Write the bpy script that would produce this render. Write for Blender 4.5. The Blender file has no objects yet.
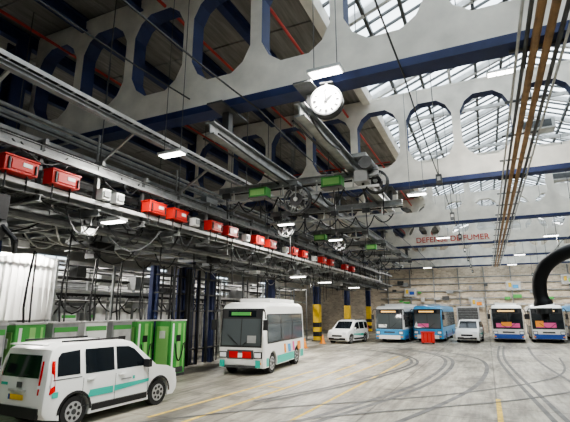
import bpy, math, random
from mathutils import Vector, Matrix
random.seed(7)
S=bpy.context.scene
# ---------------- materials
def mat(name,col,rough=.6,metal=0,var=0,scale=3,emis=0,bump=0,stretch=(1,1,1),spec=None):
    m=bpy.data.materials.new(name); m.use_nodes=True
    nt=m.node_tree; b=nt.nodes['Principled BSDF']
    b.inputs['Base Color'].default_value=(*col,1); b.inputs['Roughness'].default_value=rough
    b.inputs['Metallic'].default_value=metal
    if emis:
        b.inputs['Emission Color'].default_value=(*col,1); b.inputs['Emission Strength'].default_value=emis
    if var or bump:
        tc=nt.nodes.new('ShaderNodeTexCoord'); mp=nt.nodes.new('ShaderNodeMapping')
        mp.inputs['Scale'].default_value=stretch
        n=nt.nodes.new('ShaderNodeTexNoise'); n.inputs['Scale'].default_value=scale; n.inputs['Detail'].default_value=6
        nt.links.new(tc.outputs['Object'],mp.inputs[0]); nt.links.new(mp.outputs[0],n.inputs[0])
        r=nt.nodes.new('ShaderNodeValToRGB')
        r.color_ramp.elements[0].position=.3; r.color_ramp.elements[1].position=.7
        r.color_ramp.elements[0].color=(*[c*(1-var) for c in col],1)
        r.color_ramp.elements[1].color=(*[min(1,c*(1+var*.5)) for c in col],1)
        nt.links.new(n.outputs[0],r.inputs[0]); nt.links.new(r.outputs[0],b.inputs['Base Color'])
        if bump:
            bp=nt.nodes.new('ShaderNodeBump'); bp.inputs['Strength'].default_value=bump
            nt.links.new(n.outputs[0],bp.inputs['Height']); nt.links.new(bp.outputs[0],b.inputs['Normal'])
    return m
M={}
M['conc']=mat('painted_concrete',(.80,.765,.69),.8,var=.2,scale=1.4,bump=.04)
M['navy']=mat('navy_paint',(.022,.036,.115),.6,var=.3,scale=2)
M['steel']=mat('galvanised_steel',(.29,.30,.30),.45,.3,var=.3,scale=4)
M['dsteel']=mat('dark_steel',(.09,.093,.095),.5,.3,var=.3,scale=4)
M['lsteel']=mat('light_steel',(.54,.54,.53),.4,.15,var=.2,scale=4)
M['black']=mat('black_plastic',(.015,.015,.017),.45)
M['rubber']=mat('tyre_rubber',(.02,.02,.02),.85)
M['glass']=mat('dark_glass',(.012,.016,.02),.06)
M['sglass']=mat('windscreen_glass',(.09,.105,.11),.08)
M['white']=mat('white_paint',(.82,.83,.81),.3)
M['wall']=mat('white_wall',(.5,.49,.45),.8,var=.3,scale=.6)
M['grey']=mat('grey_paint',(.3,.31,.31),.5,var=.15)
M['teal']=mat('teal_paint',(.04,.50,.40),.35)
M['red']=mat('red_box',(.56,.028,.02),.4)
M['lred']=mat('red_lamp',(.6,.01,.01),.2)
M['green']=mat('green_panel',(.08,.36,.08),.4)
M['lgreen']=mat('light_green',(.30,.6,.2),.4)
M['yellow']=mat('yellow_paint',(.75,.5,.04),.6,var=.2)
M['tan']=mat('rust_pipe',(.32,.19,.09),.6,var=.35)
M['blue']=mat('bus_blue',(.06,.33,.62),.3)
M['dblue']=mat('bus_dark_blue',(.03,.09,.36),.3)
M['pink']=mat('pink_graphic',(.75,.1,.3),.4)
M['orange']=mat('orange_graphic',(.85,.3,.03),.4)
M['roof']=mat('roof_boards',(.27,.26,.24),.85,var=.35,scale=2,stretch=(4,.3,1))
M['lamp']=mat('led_emitter',(1,.98,.93),.5,emis=9)
M['head']=mat('headlamp',(.9,.92,.95),.1)
M['amber']=mat('display_amber',(1,.6,.2),.5,emis=.6)
M['zinc']=mat('duct_zinc',(.6,.61,.61),.35,.5,var=.2,scale=5)
M['yfaded']=mat('floor_yellow',(.68,.48,.10),.8,var=.35,scale=5)
M['tmark']=mat('tyre_mark',(.13,.13,.125),.6,var=.5,scale=2)
M['hub']=mat('alloy',(.5,.51,.52),.35,.5)
M['brownred']=mat('red_pipe',(.5,.05,.04),.5)
m=mat('white_tarpaulin',(.9,.9,.88),.7); nt=m.node_tree; b=nt.nodes['Principled BSDF']; o=nt.nodes['Material Output']
tl=nt.nodes.new('ShaderNodeBsdfTranslucent'); tl.inputs[0].default_value=(.9,.9,.88,1); mx=nt.nodes.new('ShaderNodeMixShader'); mx.inputs[0].default_value=.5
nt.links.new(b.outputs[0],mx.inputs[1]); nt.links.new(tl.outputs[0],mx.inputs[2]); nt.links.new(mx.outputs[0],o.inputs[0]); M['cloth']=m
# glazing
g=bpy.data.materials.new('roof_glazing'); g.use_nodes=True; nt=g.node_tree; nt.nodes.clear()
o=nt.nodes.new('ShaderNodeOutputMaterial'); mx=nt.nodes.new('ShaderNodeMixShader'); t=nt.nodes.new('ShaderNodeBsdfTransparent')
t.inputs[0].default_value=(.84,.90,.93,1); d=nt.nodes.new('ShaderNodeBsdfTranslucent'); d.inputs[0].default_value=(.76,.82,.85,1)
n=nt.nodes.new('ShaderNodeTexNoise'); n.inputs['Scale'].default_value=.7; ma=nt.nodes.new('ShaderNodeMath'); ma.operation='MULTIPLY'; ma.inputs[1].default_value=1.1
nt.links.new(n.outputs[0],ma.inputs[0]); nt.links.new(ma.outputs[0],mx.inputs[0])
nt.links.new(t.outputs[0],mx.inputs[1]); nt.links.new(d.outputs[0],mx.inputs[2]); nt.links.new(mx.outputs[0],o.inputs[0]); M['glaz']=g
# brick wall
m=mat('far_brick',(.4,.36,.31),.85); nt=m.node_tree; b=nt.nodes['Principled BSDF']
tc=nt.nodes.new('ShaderNodeTexCoord'); mp=nt.nodes.new('ShaderNodeMapping'); mp.inputs['Rotation'].default_value=(math.radians(90),0,0)
br=nt.nodes.new('ShaderNodeTexBrick'); br.inputs['Scale'].default_value=1.3
br.inputs['Color1'].default_value=(.80,.69,.54,1); br.inputs['Color2'].default_value=(.55,.45,.34,1); br.inputs['Mortar'].default_value=(.76,.71,.62,1)
nn=nt.nodes.new('ShaderNodeTexNoise'); nn.inputs['Scale'].default_value=.5; mxc=nt.nodes.new('ShaderNodeMixRGB'); mxc.blend_type='MULTIPLY'; mxc.inputs[0].default_value=.6
nt.links.new(tc.outputs['Object'],mp.inputs[0]); nt.links.new(mp.outputs[0],br.inputs[0]); nt.links.new(tc.outputs['Object'],nn.inputs[0])
rr=nt.nodes.new('ShaderNodeValToRGB'); rr.color_ramp.elements[0].position=.35; rr.color_ramp.elements[0].color=(.6,.6,.6,1); rr.color_ramp.elements[1].position=.6
nt.links.new(nn.outputs[0],rr.inputs[0]); nt.links.new(br.outputs[0],mxc.inputs[1]); nt.links.new(rr.outputs[0],mxc.inputs[2]); nt.links.new(mxc.outputs[0],b.inputs['Base Color']); M['brick']=m
# floor
m=mat('floor_concrete',(.36,.36,.35),.55); nt=m.node_tree; b=nt.nodes['Principled BSDF']
tc=nt.nodes.new('ShaderNodeTexCoord')
def noise(scale,st,lo,hi,c0,c1,detail=8):
    mp=nt.nodes.new('ShaderNodeMapping'); mp.inputs['Scale'].default_value=st
    n=nt.nodes.new('ShaderNodeTexNoise'); n.inputs['Scale'].default_value=scale; n.inputs['Detail'].default_value=detail
    n.inputs['Roughness'].default_value=.65
    r=nt.nodes.new('ShaderNodeValToRGB'); r.color_ramp.elements[0].position=lo; r.color_ramp.elements[1].position=hi
    r.color_ramp.elements[0].color=(c0,c0*.98,c0*.95,1); r.color_ramp.elements[1].color=(c1,c1*.99,c1*.95,1)
    nt.links.new(tc.outputs['Object'],mp.inputs[0]); nt.links.new(mp.outputs[0],n.inputs[0]); nt.links.new(n.outputs[0],r.inputs[0]); return r
def mul(a,c):
    x=nt.nodes.new('ShaderNodeMixRGB'); x.blend_type='MULTIPLY'; x.inputs[0].default_value=1
    nt.links.new(a.outputs[0],x.inputs[1]); nt.links.new(c.outputs[0],x.inputs[2]); return x
res=mul(mul(mul(noise(.15,(1,1,1),.35,.65,.38,.58),noise(.6,(2.0,.3,1),.4,.58,.52,1)),noise(2.4,(2.5,.3,1),.4,.58,.68,1)),noise(9,(1,1,1),.3,.6,.85,1))
res=mul(res,noise(.5,(1,.9,1),.36,.44,.6,1,4))
bk=nt.nodes.new('ShaderNodeTexBrick'); bk.inputs['Scale'].default_value=.16; bk.inputs['Mortar Size'].default_value=.004; bk.offset=0
bk.inputs['Color1'].default_value=(1,1,1,1); bk.inputs['Color2'].default_value=(.87,.87,.86,1); bk.inputs['Mortar'].default_value=(.45,.45,.45,1)
nt.links.new(tc.outputs['Object'],bk.inputs[0]); res=mul(res,bk)
nt.links.new(res.outputs[0],b.inputs['Base Color'])
r=noise(.5,(1,.4,1),.3,.7,.34,.7); nt.links.new(r.outputs[0],b.inputs['Roughness']); M['floor']=m

# ---------------- mesh builder
class MB:
    def __init__(s): s.v=[];s.f=[];s.m=[];s.ml=[]
    def mi(s,k):
        if k not in s.ml: s.ml.append(k)
        return s.ml.index(k)
    def face(s,idx,k): s.f.append(idx); s.m.append(s.mi(k))
    def poly(s,pts,k):
        b=len(s.v); s.v+= [tuple(p) for p in pts]; s.face(list(range(b,b+len(pts))),k)
    def box(s,c,d,k,R=None):
        b=len(s.v)
        for x in(-.5,.5):
            for y in(-.5,.5):
                for z in(-.5,.5):
                    p=Vector((x*d[0],y*d[1],z*d[2]))
                    if R: p=R@p
                    s.v.append((c[0]+p.x,c[1]+p.y,c[2]+p.z))
        for q in((0,1,3,2),(4,6,7,5),(0,4,5,1),(2,3,7,6),(0,2,6,4),(1,5,7,3)): s.face([b+i for i in q],k)
    def beam(s,p,q,w,h,k):
        p=Vector(p);q=Vector(q);d=q-p;L=d.length
        R=d.to_track_quat('X','Z').to_matrix()
        s.box((p+q)/2,(L,w,h),k,R)
    def ibeam(s,p,q,w,h,k,t=.03):
        p=Vector(p);q=Vector(q); u=Vector((0,0,h/2-t/2))
        s.beam(p+u,q+u,w,t,k); s.beam(p-u,q-u,w,t,k); s.beam(p,q,t,h-2*t,k)
    def cyl(s,p,q,r,k,n=10,r2=None,caps=True):
        p=Vector(p);q=Vector(q);r2=r if r2 is None else r2
        Q=(q-p).to_track_quat('Z','Y').to_matrix(); b=len(s.v)
        for i in range(n):
            a=2*math.pi*i/n; e=Vector((math.cos(a),math.sin(a),0))
            s.v.append(tuple(p+Q@(e*r))); s.v.append(tuple(q+Q@(e*r2)))
        for i in range(n):
            j=(i+1)%n; s.face([b+2*i,b+2*j,b+2*j+1,b+2*i+1],k)
        if caps:
            s.face([b+2*i for i in range(n)][::-1],k); s.face([b+2*i+1 for i in range(n)],k)
    def path(s,pts,r,k,n=8):
        for a,b in zip(pts[:-1],pts[1:]): s.cyl(a,b,r,k,n)
    def sag(s,p,q,dz,r,k,n=6,seg=8):
        p=Vector(p);q=Vector(q)
        s.path([tuple(p.lerp(q,j/seg)-Vector((0,0,dz*4*(j/seg)*(1-j/seg)))) for j in range(seg+1)],r,k,n)
    def tube(s,pts,rs,k,n=14):
        P=[Vector(p) for p in pts]; b=len(s.v); up=Vector((0,1,.13)).normalized()
        for i,p in enumerate(P):
            d=(P[min(i+1,len(P)-1)]-P[max(0,i-1)]).normalized(); a1=d.cross(up).normalized(); a2=d.cross(a1).normalized()
            for j in range(n):
                a=2*math.pi*j/n; s.v.append(tuple(p+(a1*math.cos(a)+a2*math.sin(a))*rs[i]))
        for i in range(len(P)-1):
            for j in range(n): s.face([b+i*n+j,b+i*n+(j+1)%n,b+(i+1)*n+(j+1)%n,b+(i+1)*n+j],k)
        s.face([b+j for j in range(n)],k); s.face([b+(len(P)-1)*n+j for j in range(n)],k)
    def ring(s,c,ax,R,r,k,n=20,m=6):
        Q=Vector(ax).to_track_quat('Z','Y').to_matrix(); b=len(s.v)
        for i in range(n):
            a=2*math.pi*i/n
            for j in range(m):
                g=2*math.pi*j/m
                p=Vector(((R+r*math.cos(g))*math.cos(a),(R+r*math.cos(g))*math.sin(a),r*math.sin(g)))
                s.v.append(tuple(Vector(c)+Q@p))
        for i in range(n):
            for j in range(m):
                s.face([b+i*m+j,b+((i+1)%n)*m+j,b+((i+1)%n)*m+(j+1)%m,b+i*m+(j+1)%m],k)
    def obj(s,name,loc=(0,0,0),rz=0,parent=None,smooth=False,bevel=0):
        me=bpy.data.meshes.new(name); me.from_pydata(s.v,[],s.f)
        for k in s.ml: me.materials.append(M[k])
        for p,i in zip(me.polygons,s.m): p.material_index=i
        me.update()
        ob=bpy.data.objects.new(name,me); S.collection.objects.link(ob)
        ob.location=loc; ob.rotation_euler=(0,0,rz)
        if parent: ob.parent=parent
        if smooth:
            for p in me.polygons: p.use_smooth=True
            me.set_sharp_from_angle(angle=math.radians(38))
        if bevel:
            md=ob.modifiers.new('b','BEVEL'); md.width=bevel; md.segments=2; md.limit_method='ANGLE'
        return ob
def empty(name,loc,rz=0):
    e=bpy.data.objects.new(name,None); S.collection.objects.link(e); e.location=loc; e.rotation_euler=(0,0,rz); return e

# ---------------- room
XL,XR,YN,YF,ZR=-30,22,-12,60,12.2
f=MB(); f.box(((XL+XR)/2,(YN+YF)/2,-.1),(XR-XL,YF-YN,.2),'floor'); f.obj('floor')
w=MB(); w.box(((XL+XR)/2,YF+.15,6.1),(XR-XL,.3,12.2),'brick'); w.obj('wall_far')
w=MB(); w.box(((XL+XR)/2,YN-.15,6.1),(XR-XL,.3,12.2),'wall'); w.obj('wall_near')
w=MB(); w.box((XR+.15,(YN+YF)/2,6.1),(.3,YF-YN,12.2),'wall'); w.obj('wall_right')
w=MB(); Z0,Z1=4.6,6.8
w.box((XL-.15,(YN+YF)/2,Z0/2),(.3,YF-YN,Z0),'wall'); w.box((XL-.15,(YN+YF)/2,(Z1+12.2)/2),(.3,YF-YN,12.2-Z1),'wall')
y=YN; wn=1
while y<YF:
    w.box((XL-.15,y+4.5,(Z0+Z1)/2),(.3,9,Z1-Z0),'wall')
    q=MB(); q.box((XL-.15,y+10.5,(Z0+Z1)/2),(.02,3,Z1-Z0),'glaz')
    for k in range(4): q.box((XL-.15,y+9+1.0*k,(Z0+Z1)/2),(.08,.07,Z1-Z0),'dsteel')
    for k in range(4): q.box((XL-.15,y+10.5,Z0+(Z1-Z0)*k/3),(.08,3,.07),'dsteel')
    q.obj('window_%d'%wn); wn+=1; y+=12
w.obj('wall_left')
c=MB()
GX0,GX1,RX,RZ=-4.2,10.2,3.0,15.4
def roof_part(x0,x1):
    n=max(1,int((YF-YN)/1.2))
    for i in range(n):
        yy=YN+i*1.2; c.box(((x0+x1)/2,yy+.6,ZR+.1+(.03 if i%2 else 0)),(x1-x0,1.17,.16),'roof')
    c.box(((x0+x1)/2,(YN+YF)/2,ZR+.28),(x1-x0,YF-YN,.1),'dsteel')
roof_part(XL,GX0); roof_part(GX1,XR); c.obj('ceiling')
s=MB()
for yy in (YN,YF): s.poly([(GX0,yy,ZR),(GX1,yy,ZR),(RX,yy,RZ)],'wall')
s.poly([(GX0,YN,ZR+.3),(GX0,YF,ZR+.3),(RX,YF,RZ),(RX,YN,RZ)],'glaz')
s.poly([(GX1,YN,ZR+.3),(GX1,YF,ZR+.3),(RX,YF,RZ),(RX,YN,RZ)],'glaz')
yy=YN; i=0
while yy<YF:
    big=(i%4==0)
    for x in(GX0,GX1):
        s.beam((x,yy,ZR+.22),(RX,yy,RZ-.08),.18 if big else .07,.32 if big else .1,'lsteel' if big else 'dsteel')
    if i%8==0: s.beam((GX0,yy,ZR+.1),(GX1,yy,ZR+.1),.1,.16,'lsteel')
    yy+=.7; i+=1
for k in range(1,7):
    t=k/6
    for x in(GX0,GX1):
        X=x+(RX-x)*t; Z=ZR+.2+(RZ-.1-ZR-.2)*t; s.beam((X,YN,Z-.05),(X,YF,Z-.05),.12,.18,'dsteel' if k!=3 else 'lsteel')
for x in(GX0,GX1): s.box((x,(YN+YF)/2,ZR+.05),(.35,YF-YN,.6),'conc')
s.obj('skylight_glazing')
p=MB()
for x in(-6.6,-9.0,-11.4,-14,-17,-20,-23,-26,12.5,15.5,18.5): p.ibeam((x,YN,ZR-.25),(x,YF,ZR-.25),.26,.46,'navy',.05)
p.obj('roof_purlins')
TY=[-.6+0,9.0,18.5,28.1,37.7,47.3,56.9]
def truss(y,x0,x1,near=False):
    mb=MB(); P=1.15;n=int(round((x1-x0)/(2*P)));P=(x1-x0)/n/2
    z0,z1,zb,zt,hw,cx_,cz_=8.0,12.1,8.75,11.5,P-.17,.56,.68;a=hw-cx_;T=.24
    bu=.62
    H=[(-a,zb),(a,zb),(a+bu*cx_,zb+(1-bu)*cz_),(hw,zb+cz_),(hw,zt-cz_),(a+bu*cx_,zt-(1-bu)*cz_),(a,zt),(-a,zt),(-a-bu*cx_,zt-(1-bu)*cz_),(-hw,zt-cz_),(-hw,zb+cz_),(-a-bu*cx_,zb+(1-bu)*cz_)]
    O=[(-a,z0),(a,z0),(P,z0),(P,zb+cz_),(P,zt-cz_),(P,z1),(a,z1),(-a,z1),(-P,z1),(-P,zt-cz_),(-P,zb+cz_),(-P,z0)]
    N=12
    for i in range(n):
        cx=x0+P*(2*i+1)
        for sg in(-1,1):
            for j in range(N):
                k=(j+1)%N; pts=[H[j],O[j],O[k],H[k]]
                pts=[(cx+u,y+sg*T,v) for u,v in pts]
                mb.poly(pts if sg<0 else pts[::-1],'conc')
        for j in range(N):
            k=(j+1)%N; A,B=H[j],H[k]
            mb.poly([(cx+A[0],y-T,A[1]),(cx+B[0],y-T,B[1]),(cx+B[0],y+T,B[1]),(cx+A[0],y+T,A[1])],'navy' if near else 'conc')
    if near: mb.box(((x0+x1)/2,y,7.9),(x1-x0,.5,.2),'navy')
    else: mb.box(((x0+x1)/2,y,7.93),(x1-x0,.46,.14),'navy')
    mb.box(((x0+x1)/2,y,12.1),(x1-x0,.5,.1),'conc')
    for x in(x0,x1):mb.box((x,y,10),(.1,.48,4.2),'conc')
    return mb.obj('concrete_truss')
for i,y in enumerate(TY): truss(y,-13.7,15.05,True if i<3 else False)
def column(x,y,yel=False):
    mb=MB()
    mb.box((x-.25,y,5.85),(.06,.5,11.7),'navy'); mb.box((x+.25,y,5.85),(.06,.5,11.7),'navy'); mb.box((x,y,5.85),(.5,.06,11.7),'navy')
    for k in range(9): mb.box((x,y,1+k*1.3),(.5,.46,.05),'navy')
    if yel:
        for k in range(8): mb.box((x,y,.2+k*.4),(.6,.6,.4),'black' if k in(1,3) else 'yellow')
    mb.box((x,y,.03),(.8,.8,.06),'dsteel')
    mb.obj('steel_column')
for i,y in enumerate(TY):
    column(-14.05,y if i!=1 else 8.3,i>=4); column(15.4,y)
b=MB()
for y in TY: b.ibeam((-14.4,y,8.4),(XL+.02,y,8.4),.3,.7,'navy',.06)
for x in(-18,-22,-26): b.ibeam((x,YN+.1,8.9),(x,YF-.1,8.9),.2,.3,'dsteel')
b.obj('side_bay_girders')

# ---------------- gantry
gx=MB()
for x,ye in((-3.4,19.2),(-5.8,38)):
    gx.ibeam((x,8.2,7.0),(x,ye,7.0),.26,.34,'steel',.04)
    for y in TY[1:]:
        if y<ye: gx.box((x,y,7.48),(.2,.2,.6),'dsteel'); gx.box((x,y,7.76),(.45,1.3,.05),'dsteel')
    gx.sag((x+.2,8.3,6.85),(x+.2,ye*.55,6.85),.15,.025,'black'); gx.cyl((x-.16,8.2,6.75),(x-.16,ye,6.75),.03,'black',6)
gx.obj('gantry_beam')
for i,y in enumerate((12.5,16.6,21.5,26,31,36)):
    xr=-2.6 if i<2 else -5.2
    t=MB(); t.ibeam((-8.3,y,6.72),(xr,y,6.72),.16,.22,'steel'); t.beam((-8.3,y,6.3),(xr,y,6.3),.05,.08,'lsteel')
    for x in(-7.7,-5.8,-4.6,-3.4): 
        if x<xr: t.beam((x,y,6.3),(x,y,6.7),.05,.05,'lsteel')
    t.cyl((-7.2,y,6.7),(-7.2,y,12),.018,'dsteel',6)
    t.cyl((-8.2,y+.05,6.6),(xr,y+.05,6.55),.03,'black',6)
    for k in range(7):
        x0=-8.2+k*.75
        if x0+.75<xr: t.sag((x0,y-.06,6.28),(x0+.75,y-.06,6.28),.3+.1*(k%3),.024,'black')
    for k in range(4):
        x0=-7.9+k*1.3
        if x0<xr: t.box((x0,y-.12,6.5),(.3,.12,.18),'dsteel'); t.cyl((x0,y-.12,6.4),(x0+.05,y-.12,5.7-.1*k),.02,'black',6)
    t.obj('crossbeam')
def hoist(x,y,z,r=.34):
    t=MB()
    for o in(-.09,.09):
        t.ring((x,y+o,z),(0,1,0),r,.035,'dsteel')
        for k in range(6):
            a=k*math.pi/3; t.cyl((x,y+o,z),(x+r*math.cos(a),y+o,z+r*math.sin(a)),.016,'lsteel',6)
    t.cyl((x,y-.14,z),(x,y+.14,z),r*.5,'black',16); t.cyl((x,y-.2,z),(x,y+.2,z),.07,'lsteel',10)
    t.box((x,y,z+r+.12),(.14,.36,.1),'steel'); t.beam((x,y+.16,z),(x,y+.16,z+r+.1),.06,.03,'steel'); t.beam((x,y-.16,z),(x,y-.16,z+r+.1),.06,.03,'steel')
    t.path([(x+r*.5,y,z),(x+r*.55,y,z-.7),(x+r*.5,y,z-1.1)],.02,'black',6)
    t.obj('hose_reel')
hoist(-5.1,12.1,6.0,.42);hoist(-2.85,13.3,6.65,.36);hoist(-7.4,16.3,6.0);hoist(-6.6,21.2,6.0)
def gbox(x,y,z):
    t=MB(); t.box((x,y,z),(.62,.36,.3),'green'); t.box((x,y-.19,z),(.5,.02,.2),'lgreen'); t.box((x,y,z-.17),(.66,.4,.04),'dsteel')
    t.beam((x,y,z+.1),(x,y,z+.34),.06,.06,'steel'); t.cyl((x+.18,y,z-.15),(x+.18,y,z-.6),.015,'black',6)
    t.obj('green_control_box')
for q in((-6.4,12.0,6.35),(-3.9,12.0,6.4),(-6.0,25.6,6.35),(-7.6,21.1,6.35)): gbox(*q)
t=MB()
t.cyl((-2.9,12.1,6.95),(-2.9,12.9,6.95),.2,'dsteel',14); t.cyl((-2.9,12.9,6.95),(-2.9,13.1,6.95),.13,'black',12)
t.box((-3.1,12.5,6.6),(.4,.5,.35),'grey'); t.path([(-3.1,12.5,6.5),(-3.1,12.6,6.2),(-3.05,12.8,5.9)],.04,'black')
t.box((-3.15,12.5,7.25),(.5,.6,.12),'steel'); t.obj('hoist_motor')

# ---------------- left rack of trays / pipes (one assembly)
rack=empty('cable_support_rack',(0,0,0))
RY0,RY1=-2,46
t=MB()
for x,z in((-8.75,5.15),(-8.75,6.15),(-10.4,5.15),(-10.4,6.15),(-12.4,5.2),(-12.4,6.2)):
    t.ibeam((x,RY0,z),(x,RY1,z),.12,.16,'steel',.02)
t.ibeam((-7.6,RY0,7.0),(-7.6,RY1,7.0),.16,.12,'steel',.02)
y=RY0
k=0
while y<RY1:
    t.ibeam((-13.7,y,5.0),(-8.6,y,5.0),.12,.16,'steel',.02)
    t.beam((-13.7,y,6.3),(-8.6,y,6.3),.08,.12,'steel')
    for x in(-8.75,-10.4,-12.4): t.beam((x,y,5.0),(x,y,6.3),.08,.08,'dsteel' if k%3 else 'steel')
    if k%2==0:
        t.beam((-8.75,y,6.3),(-7.6,y,7.0),.06,.06,'steel')
        for x in(-8.75,-12.4): t.cyl((x,y,6.3),(x,y,12),.015,'dsteel',6)
    y+=1.6;k+=1
t.obj('frame',parent=rack)
def tray(x,z,w,k='lsteel'):
    t=MB(); 
    for sx in(-1,1): t.box((x+sx*w/2,(RY0+RY1)/2,z),(.02,RY1-RY0,.09),k)
    y=RY0
    while y<RY1: t.box((x,y,z-.04),(w,.04,.02),k); y+=.35
    for j in range(int(w/.07)):
        xx=x-w/2+.05+j*.07; t.cyl((xx,RY0,z-.01+random.random()*.03),(xx,RY1,z-.01),.026,random.choice(['black','dsteel','black','grey','steel']),6)
    t.obj('cable_tray',parent=rack)
tray(-9.4,6.48,.6,'steel');tray(-11.4,6.48,.7);tray(-13.2,6.48,.6,'steel');tray(-9.5,5.28,.5,'steel');tray(-11.4,5.28,.6,k='steel');tray(-13.2,5.3,.5);tray(-7.6,7.15,.22,k='lsteel')
t=MB()
for i in range(30):
    x=-13.7+random.random()*4.8; z=random.choice([5.5,5.7,5.9,6.8,7.0,4.8,4.75]); r=random.choice([.03,.04,.05,.08])
    t.cyl((x,RY0,z),(x,RY1,z),r,random.choice(['lsteel','steel','dsteel','dsteel','black','steel']),8)
for i,y in enumerate([j*3.2-2 for j in range(15)]):
    t.box((-11.3,y,4.72),(4.9,.04,.04),'steel'); t.box((-11.3,y,7.1),(4.9,.05,.05),'steel')
    for x in(-13.7,-8.85): t.beam((x,y,4.7),(x,y,7.1),.04,.04,'steel')
for i in range(60):
    y=random.uniform(2,42); x=random.choice([-9.2,-9.9,-11,-12.8]); z=random.choice([5.55,5.8,6.65,4.6])
    t.box((x,y,z),(random.uniform(.2,.5),random.uniform(.25,.8),random.uniform(.12,.32)),random.choice(['grey','black','dsteel','lsteel','white','dsteel']))
t.obj('service_pipes',parent=rack)
t=MB()
for i in range(70):
    y=1+random.random()*40; x=-8.7-random.random()*.6; L=.5+random.random()*1.2; dz=.12+random.random()*.5
    t.sag((x,y,5.05),(x+random.uniform(-.3,.2),y+L,5.05),dz,random.choice([.014,.02,.028]),'black',5,6)
for i in range(60):
    y=random.uniform(2,36); x=random.uniform(-13.6,-9.5); L=random.uniform(.8,2.2); dz=random.uniform(.2,.7)
    t.sag((x,y,4.95),(x+random.uniform(-1,1),y+L,4.95),dz,.024,random.choice(['black','dsteel','black','lsteel']),5,6)
for i in range(45):
    y=random.uniform(2,40); x=random.uniform(-9.0,-8.6); L=random.uniform(.6,1.6)
    t.sag((x,y,6.1),(x,y+L,6.1),random.uniform(.1,.45),.018,'black',5,6)
for i in range(30):
    y=random.uniform(3,38); x=random.uniform(-13.4,-9); t.cyl((x,y,5),(x+random.uniform(-.1,.1),y,random.uniform(3.2,4.4)),.022,'black',5)
t.obj('festoon_cables',parent=rack)
t=MB(); t.box((-8.58,18,5.22),(.1,44,.1),'lsteel'); t.box((-8.62,18,5.98),(.1,44,.08),'steel'); t.obj('busbar_rail',parent=rack)
t=MB()
for y in(7.6,8.05,11.4,14.8,18.6,22.5): t.box((-8.5,y,5.45),(.22,.26,.26),'white'); t.box((-8.36,y,5.45),(.02,.2,.15),'grey'); t.box((-8.6,y,5.25),(.08,.08,.2),'dsteel')
t.obj('junction_boxes',parent=rack)
for y in(5.35,6.4,9.45,10.5,12.5,13.6,15.8,17.0,19.5,20.8,23.8,25.2,28.3,30):
    t=MB(); t.box((-8.5,y,5.48),(.3,.72,.3),'red',); t.box((-8.34,y,5.48),(.03,.45,.2),'red'); t.box((-8.32,y+.1,5.51),(.02,.2,.09),'white')
    t.box((-8.33,y-.27,5.48),(.03,.05,.25),'black'); t.box((-8.5,y,5.65),(.34,.76,.04),'red')
    t.box((-8.33,y+.3,5.46),(.03,.04,.2),'black')
    for yy in(-.3,.3): t.box((-8.6,y+yy,5.28),(.1,.06,.16),'dsteel')
    t.cyl((-8.45,y-.25,5.36),(-8.45,y-.25,5.0),.02,'black',6); t.cyl((-8.45,y+.2,5.36),(-8.6,y+.3,5.05),.02,'black',6)
    t.obj('red_switch_box',bevel=.012)
t=MB(); t.box((-9.0,5.0,4.65),(.7,.8,.5),'black'); t.cyl((-9.0,4.7,4.25),(-9.0,5.5,4.25),.24,'dsteel',14); t.box((-9,5.0,4.93),(.3,.5,.08),'steel')
t.path([(-8.8,5.4,4.3),(-8.6,5.6,4.0),(-8.9,5.8,3.8),(-9.2,5.9,4.2)],.05,'black'); t.obj('pantograph_unit')

t=MB(); y0=18.5
for i in range(20): 
    x=-13.4+random.random()*.5; yy=y0-3.2+i*.25
    t.cyl((x,yy,0.1),(x,yy,4.6),random.choice([.04,.06,.08]),random.choice(['black','dsteel','black','navy']),8)
for z in(.8,2.6,3.4,4.2): t.box((-13.2,y0-.8,z),(.3,5,.06),'dsteel')
for yy in(y0-3.3,y0-1.4,y0+1.4): t.box((-13.45,yy,2.3),(.2,.2,4.6),'navy')
t.obj('cable_riser')
# ---------------- chargers
def charger(x,y,h=2.25,style=0,cab=True):
    t=MB(); base='white' if style in(0,1) else 'grey'
    t.box((x,y,h/2+.05),(.8,1.0,h-.1),'green' if style==0 else base); t.box((x,y,.05),(.86,1.06,.1),'dsteel'); t.box((x,y,h+.02),(.86,1.06,.06),'lsteel')
    fx=x+.41
    if style==0:
        t.box((fx,y,h/2+.05),(.02,.98,h-.2),'green')
        t.box((fx+.012,y-.34,h/2+.1),(.02,.1,h-.4),'white'); t.box((fx+.012,y+.05,h/2+.1),(.02,.2,h-.4),'lgreen'); t.box((fx+.012,y+.36,h/2+.1),(.02,.08,h-.4),'lgreen')
        t.box((x,y-.505,h*.55),(.6,.02,h*.7),'lgreen'); t.box((x,y-.52,h*.75),(.3,.02,.3),'white')
        t.box((fx+.025,y,1.5),(.02,.26,.26),'black'); t.box((fx+.02,y,.25),(.02,.7,.22),'dsteel')
    else:
        t.box((fx,y,h*.55),(.02,.85,h*.75),'white' if style==1 else 'lsteel'); t.box((fx+.015,y,1.55),(.02,.35,.25),'black')
        for k in range(5): t.box((fx+.015,y,.4+.07*k),(.02,.6,.03),'dsteel')
        t.box((fx+.015,y+.25,1.15),(.02,.08,.2),'green'); t.box((fx+.012,y,h-.2),(.02,.9,.16),'green')
    t.box((fx+.03,y+.42,1.2),(.03,.03,.25),'black')
    if cab:
        t.path([(fx-.1,y-.2,h),(fx-.2,y-.2,h+.5),(fx-.3,y-.1,h+1.3),(fx-.3,y,4.5)],.035,'black',6)
        t.path([(fx-.4,y+.2,h),(fx-.45,y+.2,h+.8),(fx-.5,y+.2,4.5)],.03,'dsteel',6)
        t.sag((fx+.02,y-.2,1.3),(fx+.1,y+.25,1.3),.7,.025,'black')
    t.obj('charging_cabinet',bevel=.01)
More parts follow.
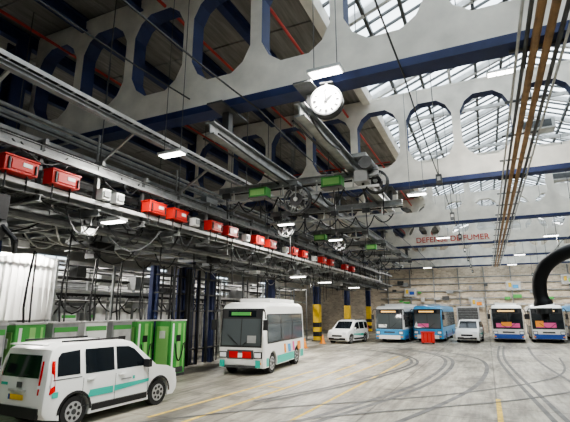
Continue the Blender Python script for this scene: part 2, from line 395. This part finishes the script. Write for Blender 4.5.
for i in range(9):
    charger(-13.2,4.2+i*1.25,2.2,[0,0,0,2,0,2,1,2,0][i])
charger(-12.3,15.2,2.2,0); charger(-12.6,21.6,2.4,1)
for i,y in enumerate((23.2,24.5,25.8)): charger(-13.2,y,2.2,1)
for i in range(9): charger(-21.5,4+i*1.9,2.5,[2,1,2][i%3],False)
t=MB()
for y in range(0,40,3):
    for x in(-15.6,-17.2,-19): t.beam((x,y,0),(x,y,4.6),.1,.1,'steel')
    t.beam((-19,y,4.6),(-15.6,y,4.6),.1,.12,'lsteel'); t.beam((-19,y,3.4),(-15.6,y,3.4),.08,.08,'steel')
for x in(-15.7,-17,-19):
    for z in(3.4,4.6): t.beam((x,0,z),(x,38,z),.08,.14,'lsteel')
for k in range(16): x=-15.8-random.random()*3.2; z=3.0+random.random()*1.7; t.cyl((x,-1,z),(x,38,z),random.choice([.03,.05,.08]),random.choice(['dsteel','lsteel','black','steel']),6)
for k in range(50):
    y=random.uniform(2,34); x=random.uniform(-18.5,-15.9); t.box((x,y,random.uniform(2.6,4.3)),(.5,random.uniform(.4,1.3),random.uniform(.3,.7)),random.choice(['grey','dsteel','white','black','lsteel']))
for k in range(46):
    y=random.uniform(2,34); x=random.uniform(-18.5,-15.9); L=random.uniform(1,2.4)
    t.sag((x,y,3.4),(x,y+L,3.4),random.uniform(.4,1.2),.035,'black',5,6)
t.obj('side_bay_cable_gantry')
def tarp(name,ax,ay,bx,by,zb,zt,amp):
    t=MB(); n=30
    def cp(i,z,f=1): 
        a=i/n; return (ax+(bx-ax)*a+.12*math.sin(i*1.9)*f,ay+(by-ay)*a,z)
    for i in range(n):
        h0=zt+amp*math.sin(i/n*2.6); h1=zt+amp*math.sin((i+1)/n*2.6)
        m0=(zb+h0)/2; m1=(zb+h1)/2
        t.poly([cp(i,zb),cp(i+1,zb),cp(i+1,m1,.5),cp(i,m0,.5)],'cloth'); t.poly([cp(i,m0,.5),cp(i+1,m1,.5),cp(i+1,h1,.2),cp(i,h0,.2)],'cloth')
    for q in((ax,ay),(bx,by)): t.cyl((q[0]-.1,q[1],0),(q[0]-.1,q[1],zt+.1),.05,'steel',8)
    t.cyl((ax-.1,ay,zt),(bx-.1,by,zt),.04,'steel',8)
    t.obj(name,smooth=True)
tarp('tarpaulin_screen',-14.5,8.8,-14.8,11.3,2.3,4.3,.3)
tarp('tarpaulin_screen',-20.4,18.5,-20.4,27,1.5,4.2,.15)
t=MB(); t.box((-23,18,2.2),(.1,26,4.4),'grey')
for k in range(7): t.box((-22.93,5+4*k,2.2),(.06,.08,4.4),'dsteel')
t.obj('side_bay_partition')

# ---------------- lamps
PW=1.7
def lamp(x,y,z,top,w=.85,d=.32,rz=0,power=120):
    e=empty('hanging_led_lamp',(x,y,z),rz)
    t=MB(); t.box((0,0,.06),(w,d,.07),'lsteel'); t.box((0,0,.12),(w*.5,d*.5,.06),'grey')
    for k in range(3): t.box(((k-1)*w*.31,0,.015),(w*.27,d*.8,.03),'lamp')
    t.obj('housing',parent=e)
    if top>z:
        t=MB()
        for sx in(-.35,.35): t.cyl((sx*w,0,.1),(sx*w,0,top-z),.01,'dsteel',5)
        t.obj('suspension_wires',parent=e)
    if power:
        l=bpy.data.lights.new('led','AREA'); l.shape='RECTANGLE'; l.size=w; l.size_y=d; l.energy=power*PW; l.color=(1,.96,.9)
        o=bpy.data.objects.new('led_light',l); S.collection.objects.link(o); o.location=(0,0,-.02); o.parent=e
lamp(-2.8,8.3,7.8,12.0,.78,.34); lamp(-7.0,8.3,6.5,12,.75,.28); lamp(-8.3,7.8,4.75,5.0,.7,.25,power=50)
lamp(-7.1,15.6,6.0,12,.7,.26);lamp(-6.5,20.2,6.0,12,.7,.26);lamp(-2.2,18,7.3,12,.8,.3);lamp(1.2,15.3,10.6,12.3,.9,.3)
for q in((6,24,8),(-2.2,30,7.3),(4.2,32,7.3),(-9.5,27,4.4),(-9.5,34,4.4),(3,42,7.3),(-9.3,22,4.4)): lamp(*q,12.0 if q[2]>5 else 4.7,.9,.3)
for x in(-6,3,9): lamp(x,54,7.6,12,1,.35,power=260)  # added fill lamps, put in to brighten the far brick wall
for y in(4,14,20,28,36,44): lamp(-17,y,6.3,8.7,1.3,.2,math.pi/2,power=150)
lamp(-15.35,10.2,5.1,8.7,1.3,.3,math.pi/2,power=230)  # added lamp behind the tarpaulin, only there to make the cloth bright
# ---------------- clock
e=empty('station_clock',(-2.9,8.64,7.27),math.radians(8))
t=MB(); R=.36; t.cyl((0,-.1,0),(0,.1,0),R,'dsteel',40); t.ring((0,-.1,0),(0,1,0),R-.005,.03,'dsteel',40); t.ring((0,.1,0),(0,1,0),R-.005,.03,'dsteel',40)
t.cyl((0,-.108,0),(0,-.1,0),R-.03,'white',40)
for k in range(12):
    a=k*math.pi/6; t.beam((.23*math.sin(a),-.112,.23*math.cos(a)),(.3*math.sin(a),-.112,.3*math.cos(a)),.008,.035 if k%3 else .05,'black')
for a,L,wd in((math.radians(50),.18,.055),(math.radians(-5),.27,.04)):
    t.beam((-.05*math.sin(a),-.118,-.05*math.cos(a)),(L*math.sin(a),-.118,L*math.cos(a)),.008,wd,'black')
t.cyl((0,-.125,0),(0,-.1,0),.03,'black',12)
t.box((0,0,.42),(.06,.06,.16),'dsteel'); t.box((0,.1,.49),(.3,.3,.03),'dsteel')
t.obj('clock_body',parent=e,smooth=True)

t=MB()
for x,r,k,z in((1.18,.04,'dsteel',7.7),(1.32,.075,'tan',7.62),(1.54,.075,'tan',7.62),(1.74,.045,'dsteel',7.66),(1.86,.03,'lsteel',7.66),(1.04,.03,'lsteel',7.7)):
    t.cyl((x,-4,z),(x,56,z),r,k,10)
y=-3
while y<56: t.box((1.4,y,7.74),(1.0,.05,.05),'dsteel'); y+=2.4
t.obj('overhead_conduits')
t=MB(); t.cyl((-3.5,12,10.35),(7,12,10.35),.3,'zinc',20)
for k in range(27): t.ring((-3.5+k*.4,12,10.35),(1,0,0),.305,.015,'zinc',20,4)
for x in(-3,0,3,6): t.cyl((x,12,10.6),(x,12,12.4),.015,'dsteel',6)
t.obj('ventilation_duct',smooth=True)
t=MB()
for x,z in((-5.1,11.5),(-8,11.6),(-12.6,11.5)): t.cyl((x,YN+.1,z),(x,YF-.1,z),.05,'brownred',8)
for y in TY[1:]: t.cyl((-12.6,y-3,11.4),(-4.5,y-3,11.4),.035,'brownred',8)
t.obj('sprinkler_pipes')
t=MB()
for x,z in((-6.9,8.3),(-4.9,7.7),(-1.2,7.75),(5.6,7.75)):
    for a,b_ in zip(TY[:-1],TY[1:]): t.sag((x,a,z),(x,b_,z),.18,.02,'black',5)
t.obj('overhead_power_cable')
for y,x in((23,3),(33,5.5),(14,5.0)):
    t=MB(); t.box((x,y,11.4),(1.6,.8,.5),'lsteel'); t.box((x,y-.41,11.4),(1.3,.02,.35),'dsteel'); t.cyl((x,y,11.65),(x,y,13.8),.03,'dsteel',6); t.obj('heating_unit')
for y in range(14,56,6):
    for x in(-1,4.5,7.8): 
        t=MB(); t.cyl((x,y,12.1),(x,y,5.8+(x*7+y)%3),.014,'dsteel',5); t.box((x,y,5.7+(x*7+y)%3),(.18,.18,.3),'dsteel'); t.box((x,y-.1,5.7+(x*7+y)%3),(.1,.02,.12),'lsteel'); t.obj('hanging_pull_switch')

def text(name,body,loc,size,rz,k,ext=.02):
    cu=bpy.data.curves.new(name,'FONT'); cu.body=body; cu.size=size; cu.extrude=ext; cu.materials.append(M[k]); cu.align_x='CENTER'
    o=bpy.data.objects.new(name,cu); S.collection.objects.link(o); o.location=loc; o.rotation_euler=(math.pi/2,0,rz); return o
text('no_smoking_lettering','DEFENSE DE FUMER',(-2.1,37.43,8.2),.64,0,'brownred')

# ---------------- vehicles
def wheel(mb,x,y,r,w,sgn):
    mb.cyl((x,y-w/2,r),(x,y+w/2,r),r,'rubber',28)
    yo=y+sgn*(w/2+.005); mb.cyl((x,y,r),(x,yo,r),r*.66,'hub',24); mb.cyl((x,yo,r),(x,yo+sgn*.012,r),r*.18,'dsteel',12)
    for k in range(7):
        a=(k+.5)*2*math.pi/7; mb.cyl((x+r*.43*math.cos(a),yo-.01*sgn,r+r*.43*math.sin(a)),(x+r*.43*math.cos(a),yo+.008*sgn,r+r*.43*math.sin(a)),r*.12,'black',8)
def shell(up,wheels,zb,L,W,H,zbelt,tumble,rnd,kup,klow,low_front,low_rear,wr,AR):
    low=[up[-1]]+low_front
    for xc in sorted(wheels,reverse=True):
        a0=math.asin(max(-1,(zb-wr)/AR))
        for k in range(13):
            a=a0+(math.pi-2*a0)*k/12; low.append((xc+AR*math.cos(a),wr+AR*math.sin(a)))
    low+=low_rear+[up[0]]
    full=up+low[1:-1]; n=len(full); nu=len(up); mb=MB()
    def Y(z): return W/2-max(0,z-zbelt)*tumble
    layers=[]
    for d,ins in((0,rnd),(rnd*.3,rnd*.3),(rnd,0)): layers.append((1,d,ins))
    for d,ins in((rnd,0),(rnd*.3,rnd*.3),(0,rnd)): layers.append((-1,d,ins))
    E=.5
    for sg,d,ins in layers:
        for x,z in full:
            sx=max(0,(abs(x)-(L/2-E))/E); sz=max(0,(z-(H-E))/E)
            mb.v.append((x-math.copysign(ins*sx,x),sg*(Y(z)-d),z-ins*sz))
    for l in range(5):
        for i in range(n):
            j=(i+1)%n; mb.face([l*n+i,l*n+j,(l+1)*n+j,(l+1)*n+i],kup if i<nu-1 else klow)
    for l in(0,5):
        u=[l*n+i for i in range(nu)]; lo=[l*n+nu-1+i for i in range(len(low)-1)]+[l*n]
        mb.face(u,kup); mb.face(lo,klow)
    return mb,Y
def sidep(mb,pts,Y,k,off=.008,sides=(1,-1)):
    for sg in sides: 
        pp=[(x,sg*(Y(z)+off),z) for x,z in pts]; mb.poly(pp,k)

def minivan(loc,rz,stripe=True):
    e=empty('minivan',loc,rz); L,W,H=4.4,1.84,1.88; wr=.34
    up=[(-2.17,1.06),(-2.1,1.5),(-2.02,1.74),(-1.8,1.85),(-1.0,1.88),(.1,1.86),(.42,1.78),(1.25,1.1)]
    lf=[(1.7,1.04),(2.0,.94),(2.14,.78),(2.2,.55),(2.18,.35),(2.05,.22)]
    lr=[(-2.08,.28),(-2.2,.42),(-2.2,.62)]
    mb,Y=shell(up,(1.37,-1.38),.22,L,W,H,1.06,.17,.1,'white','white',lf,lr,wr,.41)
    mb.obj('body',parent=e,smooth=True)
    t=MB()
    t.box((0,0,.45),(3.9,1.2,.4),'black')
    for x in(1.37,-1.38):
        for sg in(1,-1): wheel(t,x,sg*(W/2-.13),wr,.22,sg)
        for sg in(1,-1):
            for k in range(12):
                a=math.pi*(k+.0)/12; a2=math.pi*(k+1)/12
                A=[(x+rr*math.cos(q),sg*(W/2+.012),wr+rr*math.sin(q)) for rr,q in((.4,a),(.46,a),(.46,a2),(.4,a2))]; t.poly(A,'black')
    sidep(t,[(-1.9,1.16),(-1.88,1.56),(-1.8,1.66),(-1.3,1.7),(-1.3,1.16)],Y,'glass')
    sidep(t,[(-1.15,1.14),(-1.15,1.7),(-.28,1.7),(-.28,1.14)],Y,'glass')
    sidep(t,[(-.2,1.14),(-.2,1.7),(.22,1.68),(.42,1.6),(.86,1.22),(.86,1.14)],Y,'glass')
    for x in(-1.21,-.24,.92): sidep(t,[(x,.42),(x,1.05),(x+.014,1.05),(x+.014,.42)],Y,'dsteel',.004)
    sidep(t,[(-1.21,.42),(.92,.42),(.92,.434),(-1.21,.434)],Y,'dsteel',.004)
    sidep(t,[(-.92,.28),(.9,.28),(.9,.42),(-.92,.42)],Y,'black',.012)
    sidep(t,[(-2.0,1.08),(-1.25,1.08),(-1.25,1.1),(-2.0,1.1)],Y,'dsteel',.006)
    for x in(-1.0,-.05): t.box((x,W/2+.02,1.0),(.2,.03,.035),'white'); t.box((x,-W/2-.02,1.0),(.2,.03,.035),'white')
    if stripe:
        sidep(t,[(-1.05,.6),(-.3,.6),(-.3,.76),(-1.0,.76)],Y,'teal',.012); sidep(t,[(-.26,.62),(.95,.7),(.95,.78),(-.26,.76)],Y,'teal',.012)
        sidep(t,[(-2.0,.72),(-1.85,.72),(-1.85,.84),(-2.0,.84)],Y,'teal',.012)
        sidep(t,[(-.05,.86),(.3,.86),(.3,.89),(-.05,.89)],Y,'grey',.012); sidep(t,[(.34,.84),(.42,.84),(.42,.92),(.34,.92)],Y,'teal',.012)
    for sg in(1,-1): t.box((.78,sg*(W/2+.1),1.2),(.12,.2,.2),'black'); t.box((.83,sg*(W/2+.1),1.2),(.05,.18,.16),'white')
    t.poly([(1.19,-.74,1.17),(1.19,.74,1.17),(.5,.66,1.74),(.5,-.66,1.74)],'glass')
    t.poly([(-2.175,-.66,1.14),(-2.175,.66,1.14),(-2.1,.6,1.62),(-2.1,-.6,1.62)],'glass')
    t.box((-2.05,0,1.84),(.16,1.2,.03),'white')
    for sg in(1,-1):
        t.poly([(-2.205,sg*.7,.8),(-2.19,sg*.7,1.1),(-2.12,sg*.66,1.5),(-2.0,sg*.86,1.5),(-2.05,sg*.935,1.1),(-2.06,sg*.94,.8)],'lred')
        t.poly([(-2.21,sg*.7,.93),(-2.21,sg*.7,1.0),(-2.07,sg*.945,1.0),(-2.07,sg*.945,.93)],'head')
        sidep(t,[(-2.06,.8),(-1.93,.86),(-1.96,1.1),(-1.95,1.5),(-2.03,1.5)],Y,'lred',.014,(sg,))
        t.box((2.08,sg*.66,.82),(.16,.34,.16),'head')
        t.beam((-1.7,sg*.68,1.9),(.1,sg*.68,1.9),.04,.04,'black')
    t.box((-2.21,0,.42),(.05,1.6,.22),'black'); t.box((-2.22,0,.72),(.02,.5,.11),'yellow'); t.box((-2.235,.22,.72),(.01,.05,.11),'dblue'); t.box((-2.21,0,.86),(.03,.6,.05),'lsteel')
    t.box((-2.2,-.05,.98),(.02,.16,.12),'dsteel'); t.box((-2.2,.5,.98),(.015,.22,.06),'teal')
    t.beam((-2.2,.1,1.15),(-2.17,-.3,1.2),.02,.02,'black')
    t.box((2.18,0,.62),(.05,.9,.14),'black'); t.box((2.19,0,.38),(.05,1.5,.16),'black'); t.box((2.22,0,.48),(.02,.5,.11),'white')
    t.obj('trim_parts',parent=e)
    return e

def bus(name,loc,rz,L,W,H,kup='white',klow='white',g=[],stripe='teal',front_gfx=None,wr=.42,roofbox=True,mirror_col='black',nw=4,fg='glass',sh=.58):
    e=empty(name,loc,rz); h=L/2; zt=H-.28
    def xf(z): return h-max(0,z-1.1)*.1
    up=[(-h+.02,1.1),(-h+.06,H-.35),(-h+.2,H-.1),(-h+.5,H),(h-.75,H),(xf(H)-.2,H-.08),(xf(H-.25),H-.25),(h,1.1)]
    lf=[(h,.6),(h-.06,.3)]; lr=[(-h+.06,.3),(-h,.6)]
    fw=h-(1.1 if L<7 else 2.4); rw=-h+(1.35 if L<7 else 3.0)
    mb,Y=shell(up,(fw,rw),.3,L,W,H,1.1,.035,.16,kup,klow,lf,lr,wr,wr+.08)
    mb.obj('body',parent=e,smooth=True)
    t=MB(); t.box((0,0,.6),(L-.6,W*.6,.6),'black')
    for x in(fw,rw):
        for sg in(1,-1): wheel(t,x,sg*(W/2-.18),wr,.28,sg)
    z0,z1=1.25,H-.5; a=-h+.35;bb=xf(2)-.35
    sidep(t,[(a,z0),(a,z1),(bb,z1),(bb,z0)],Y,'black',.008)
    n=nw; ww=(bb-a)/n
    for k in range(n):
        sidep(t,[(a+k*ww+.05,z0+.06),(a+k*ww+.05,z1-.06),(a+(k+1)*ww-.05,z1-.06),(a+(k+1)*ww-.05,z0+.06)],Y,fg,.016)
        sidep(t,[(a+k*ww+.05,z1-.4),(a+k*ww+.05,z1-.37),(a+(k+1)*ww-.05,z1-.37),(a+(k+1)*ww-.05,z1-.4)],Y,'dsteel',.02)
    if stripe:
        for s0,s1 in((rw+wr+.1,fw-wr-.1),(-h+.3,rw-wr-.1),(fw+wr+.1,h-.3)):
            sidep(t,[(s0,.34),(s0,sh),(s1,sh),(s1,.34)],Y,stripe,.01)
    for (x0,x1,q0,q1,k) in g: sidep(t,[(x0,q0),(x0+.1,q1),(x1,q1),(x1-.1,q0)],Y,k,.014)
    dx=fw-.95 if L<7 else h-.95
    for xx in(dx,dx-3.6 if L>7 else dx):
        sidep(t,[(xx-.55,.35),(xx-.55,H-.55),(xx+.55,H-.55),(xx+.55,.35)],Y,'black',.018,(-1,))
        for q in(-.5,.04): sidep(t,[(xx+q,1.12),(xx+q,H-.62),(xx+q+.46,H-.62),(xx+q+.46,1.12)],Y,'glass',.024,(-1,)); sidep(t,[(xx+q,.45),(xx+q,1.08),(xx+q+.46,1.08),(xx+q+.46,.45)],Y,'glass',.024,(-1,))
    def fp(y0,y1,q0,q1,k,off=.012): t.poly([(xf(q0)+off,y0,q0),(xf(q0)+off,y1,q0),(xf(q1)+off,y1,q1),(xf(q1)+off,y0,q1)],k)
    hw=W/2-.1
    fp(-hw,hw,1.12,zt,'black',.008); fp(-hw+.06,hw-.06,1.2,zt-.42,fg,.014)
    fp(-hw+.3,hw-.3,zt-.35,zt-.08,'glass',.016); fp(-hw+.45,hw-.55,zt-.28,zt-.15,'amber',.02)
    fp(-.02,.02,1.2,zt-.42,'black',.018)
    for sg in(1,-1):
        t.box((h-.02,sg*(hw-.16),.82),(.06,.36,.26),'black'); t.box((h+.005,sg*(hw-.16),.82),(.06,.28,.18),'head'); t.box((h-.0,sg*(hw-.1),.5),(.05,.16,.1),'orange')
        t.beam((xf(1.2)+.03,sg*.12,1.22),(xf(1.7)+.03,sg*.62,1.62),.02,.03,'black')
    t.box((h,0,.52),(.04,.52,.11),'white'); t.box((h-.02,0,.36),(.08,W*.7,.1),'dsteel'); t.box((h,0,.86),(.03,.9,.12),'dsteel')
    if front_gfx:
        for k,(y0,y1,q0,q1,kk) in enumerate(front_gfx): fp(y0,y1,q0,q1,kk,.022+.004*k)
    t.box((-h-.0,0,2.0),(.05,W*.75,.9),'glass')
    for sg in(1,-1): t.box((-h,sg*(hw-.05),.9),(.05,.14,.6),'lred')
    if roofbox:
        t.box((-.3,0,H+.08),(L*.6,W*.7,.2),'white' if kup=='white' else 'lsteel'); t.box((-.3,0,H+.19),(L*.5,W*.5,.04),'grey')
    for sg in(1,-1):
        pts=[(xf(2.5)-.15,sg*(W/2-.15),H-.35),(xf(2.5)+.2,sg*(W/2+.02),H-.3),(xf(2.5)+.32,sg*(W/2+.12),H-.45),(xf(2.5)+.3,sg*(W/2+.14),H-.7)]
        t.path(pts,.03,'black',8); t.box((xf(2.5)+.28,sg*(W/2+.14),H-.95),(.12,.2,.42),mirror_col)
    t.obj('trim_parts',parent=e)
    return e
minivan((-9.75,9.12,0),math.radians(88))
bus('electric_minibus',(-9.83,19.3,0),math.radians(-84.5),5.9,2.1,2.98,
    g=[(-2.2,-1.6,.72,1.12,'orange'),(-1.2,-.8,.72,1.15,'pink'),(-.6,-.1,.72,1.08,'blue'),(.1,.45,.72,1.12,'orange')],
    front_gfx=[(-.6,.6,.66,1.02,'dsteel'),(-.5,-.1,.7,.96,'lred'),(.1,.5,.7,.96,'lred'),(-.1,.1,.72,.9,'white'),(-.5,.4,2.42,2.56,'green'),(.3,.7,1.3,1.6,'grey'),(-.92,-.7,.34,.62,'teal'),(.7,.92,.34,.62,'teal')],nw=3,fg='sglass',sh=.68)
bus('city_bus',(-7.5,43.4,0),math.radians(-92),10.7,2.45,3.05,'white','blue',front_gfx=[(-1.1,1.1,.95,1.11,'blue'),(-.9,.9,.3,.62,'white'),(-.9,-.2,1.25,1.5,'white')],stripe='dblue',fg='sglass')
bus('city_bus',(-4.6,45.2,0),math.radians(-92),10.7,2.45,3.05,'blue','blue',front_gfx=[(-1.1,1.1,.95,1.11,'blue'),(-.9,.9,.3,.62,'white'),(-.8,.1,1.25,1.55,'pink')],stripe='dblue',fg='sglass')
bus('city_bus',(1.68,47.6,0),math.radians(-92),10.9,2.5,3.1,'white','white',front_gfx=[(-1.1,1.1,.35,.7,'dblue'),(-.9,.9,1.25,1.6,'pink'),(-.5,.3,1.35,1.7,'orange')],stripe='dblue')
bus('city_bus',(4.7,48.3,0),math.radians(-92),10.9,2.5,3.1,'white','white',front_gfx=[(-1.1,1.1,.35,.7,'dblue'),(-.9,.6,1.25,1.65,'pink'),(-.9,-.3,1.3,1.8,'orange')],stripe='dblue')
bus('city_bus',(8.0,49.3,0),math.radians(-92),10.9,2.5,3.1,'blue','white',stripe='dblue')
minivan((-1.55,42.6,0),math.radians(-95)); minivan((-11.0,37.2,0),math.radians(-100))
nb=bus('parked_bus',(2.35,-2.6,0),math.radians(90),11.0,2.5,3.1,roofbox=True)
def smooth(pts,n=10):
    out=[]; P=[pts[0]]+list(pts)+[pts[-1]]
    for i in range(1,len(P)-2):
        for j in range(n):
            t=j/n; a,b,c,d=[Vector(q) for q in P[i-1:i+3]]
            out.append(tuple(.5*((2*b)+(c-a)*t+(2*a-5*b+4*c-d)*t*t+(3*b-a-3*c+d)*t**3)))
    out.append(tuple(pts[-1])); return out
t=MB()
ctrl=smooth([(1.35,2.75,2.9),(1.05,3.1,2.98),(.75,3.35,3.01),(.56,3.45,3.0),(.43,3.5,2.935),(.365,3.53,2.84),(.35,3.54,2.74),(.362,3.54,2.64)],6)
rs=[.046]*len(ctrl); rs[-1]=.06; rs[-2]=.06; rs[-3]=.056
t.tube(ctrl,rs,'black'); t.cyl((.362,3.54,2.62),(.362,3.54,2.58),.05,'dsteel',14); t.cyl((.362,3.54,2.58),(.362,3.54,2.54),.025,'black',10)
bpy.context.view_layer.update()
mo=t.obj('mirror_arm',smooth=True); mo.parent=nb; mo.matrix_parent_inverse=nb.matrix_world.inverted()

# ---------------- floor markings
def strip(name,pts,w,k,z):
    t=MB(); L=[];R=[]
    for i,p in enumerate(pts):
        a=Vector(pts[max(0,i-1)]);b=Vector(pts[min(len(pts)-1,i+1)]); d=(b-a).normalized(); n=Vector((-d.y,d.x))
        L.append((p[0]+n.x*w/2,p[1]+n.y*w/2,z)); R.append((p[0]-n.x*w/2,p[1]-n.y*w/2,z))
    for i in range(len(pts)-1): t.poly([L[i],R[i],R[i+1],L[i+1]],k)
    return t.obj(name)
strip('floor_line',[(-8.0,9.2),(-7.3,19)],.12,'yfaded',.004); strip('floor_line',[(-6.9,9.0),(-6.2,22)],.12,'yfaded',.004)
strip('floor_line',[(-4.6,10),(-4.2,26)],.1,'yfaded',.004); strip('floor_line',[(.05,6),(.05,15.4)],.13,'yfaded',.004)
strip('floor_line',[(-7.3,14.5),(-6.6,14.4)],.12,'yfaded',.0045); strip('floor_line',[(-5.6,17),(-5.0,27)],.1,'yfaded',.004)
tr=smooth([(-5.5,8),(-4.0,11.6),(-2.4,18.6),(-2.5,27),(-5.6,32),(-9,33.5)])
for o in(0,.35,1.9): strip('tyre_marks',[(x+o,y) for x,y in tr],.18,'tmark',.005+o*.001)
tr=smooth([(1.6,9),(1.15,14),(.35,27),(.6,38)])
for o in(0,.3,1.9): strip('tyre_marks',[(x+o,y) for x,y in tr],.14,'tmark',.008+o*.001)
tr=smooth([(-9,7),(-6,11),(-1,16),(2.5,22),(3.5,30)])
for o in(0,2.0): strip('tyre_marks',[(x+o,y) for x,y in tr],.1,'tmark',.011+o*.0005)
tr=smooth([(-6.5,12),(-4.8,17),(-3.8,24),(-6,29),(-10,31)])
for o in(0,.3): strip('tyre_marks',[(x+o,y) for x,y in tr],.14,'tmark',.0135+o*.001)
# ---------------- misc far items
t=MB(); t.box((-4.6,38.2,.5),(1.0,.7,.8),'red'); t.box((-4.6,38.2,.92),(1.1,.8,.06),'red'); 
for sx in(-.4,.4): t.cyl((-4.6+sx,37.9,.08),(-4.6+sx,38.5,.08),.08,'black',10)
for k in range(3): t.box((-4.9+.3*k,37.84,.5),(.05,.03,.7),'lred')
t.obj('red_waste_skip')
for i,(x,z,c_) in enumerate(((-10,2.9,'blue'),(-1,3.6,'orange'),(3.2,5.6,'blue'),(9,6.2,'lgreen'),(-9,5,'dblue'),(11,5,'pink'))):
    t=MB(); t.box((x,59.45,z),(1.6,.06,1.1),'lsteel'); t.box((x,59.4,z),(1.4,.04,.9),'cloth'); t.box((x+.2,59.37,z-.1),(.6,.02,.4),c_); t.box((x-.4,59.37,z+.1),(.3,.02,.5),'yellow'); t.obj('wall_mural')
t=MB()
for z in(3.4,4.2,5.1,6.0,6.8): t.cyl((-13,59.7,z),(20,59.7,z),.07,'steel',8)
for x in range(-12,20,3): t.box((x,59.8,4.0),(.12,.25,8),'steel')
for i in range(24): t.box((random.uniform(-12,14),59.6,random.uniform(2.6,6.6)),(random.uniform(.3,.9),.2,random.uniform(.2,.6)),random.choice(['grey','dsteel','lsteel','green','lsteel']))
t.obj('wall_pipework')
for n_,(x,k_) in enumerate(((-2.2,'dsteel'),(-7.8,'grey'),(12.5,'dsteel'))):
    t=MB(); t.box((x,59.35,1.6),(2.6,.08,3.2),'lsteel'); t.box((x,59.28,1.5),(2.3,.06,3.0),k_)
    for j in range(9): t.box((x,59.24,.3+.32*j),(2.3,.02,.03),'steel')
    t.box((x+.9,59.22,1.1),(.06,.04,.25),'lsteel'); t.obj('door_%d'%(n_+1))
for x in(-12.2,-10.6,11,14.5): 
    t=MB(); t.box((x,58.6,.95),(1,.6,1.9),'lsteel'); t.box((x,58.28,1.3),(.8,.03,.8),'grey'); t.box((x+.35,58.27,.9),(.04,.04,.2),'black'); t.obj('storage_locker')
for x,y in((-12.6,35.0),(-12.2,30)):
    t=MB(); t.cyl((x,y,.03),(x,y,.7),.2,'orange',14,r2=.04); t.box((x,y,.02),(.45,.45,.04),'orange'); t.cyl((x,y,.3),(x,y,.45),.13,'white',14,r2=.1); t.obj('traffic_cone')

# ---------------- camera, world, light
cam=bpy.data.cameras.new('cam'); co=bpy.data.objects.new('camera',cam); S.collection.objects.link(co); S.camera=co
cam.sensor_width=36; cam.lens=27.16; cam.clip_end=300; co.location=(0,0,2.6)
co.rotation_euler=(math.radians(90+13.1),0,math.radians(24.6))
w=bpy.data.worlds.new('overcast'); S.world=w; w.use_nodes=True; nt=w.node_tree; bg=nt.nodes['Background']
bg.inputs[1].default_value=3.6
n=nt.nodes.new('ShaderNodeTexNoise'); n.inputs['Scale'].default_value=5; r=nt.nodes.new('ShaderNodeValToRGB')
r.color_ramp.elements[0].color=(.62,.70,.80,1); r.color_ramp.elements[1].color=(1,.99,.97,1); r.color_ramp.elements[0].position=.38; r.color_ramp.elements[1].position=.6
tc=nt.nodes.new('ShaderNodeTexCoord'); nt.links.new(tc.outputs['Generated'],n.inputs[0]); nt.links.new(n.outputs[0],r.inputs[0]); nt.links.new(r.outputs[0],bg.inputs[0])
S.view_settings.view_transform='AgX'; S.view_settings.look='AgX - Medium High Contrast'
S.view_settings.exposure=.42
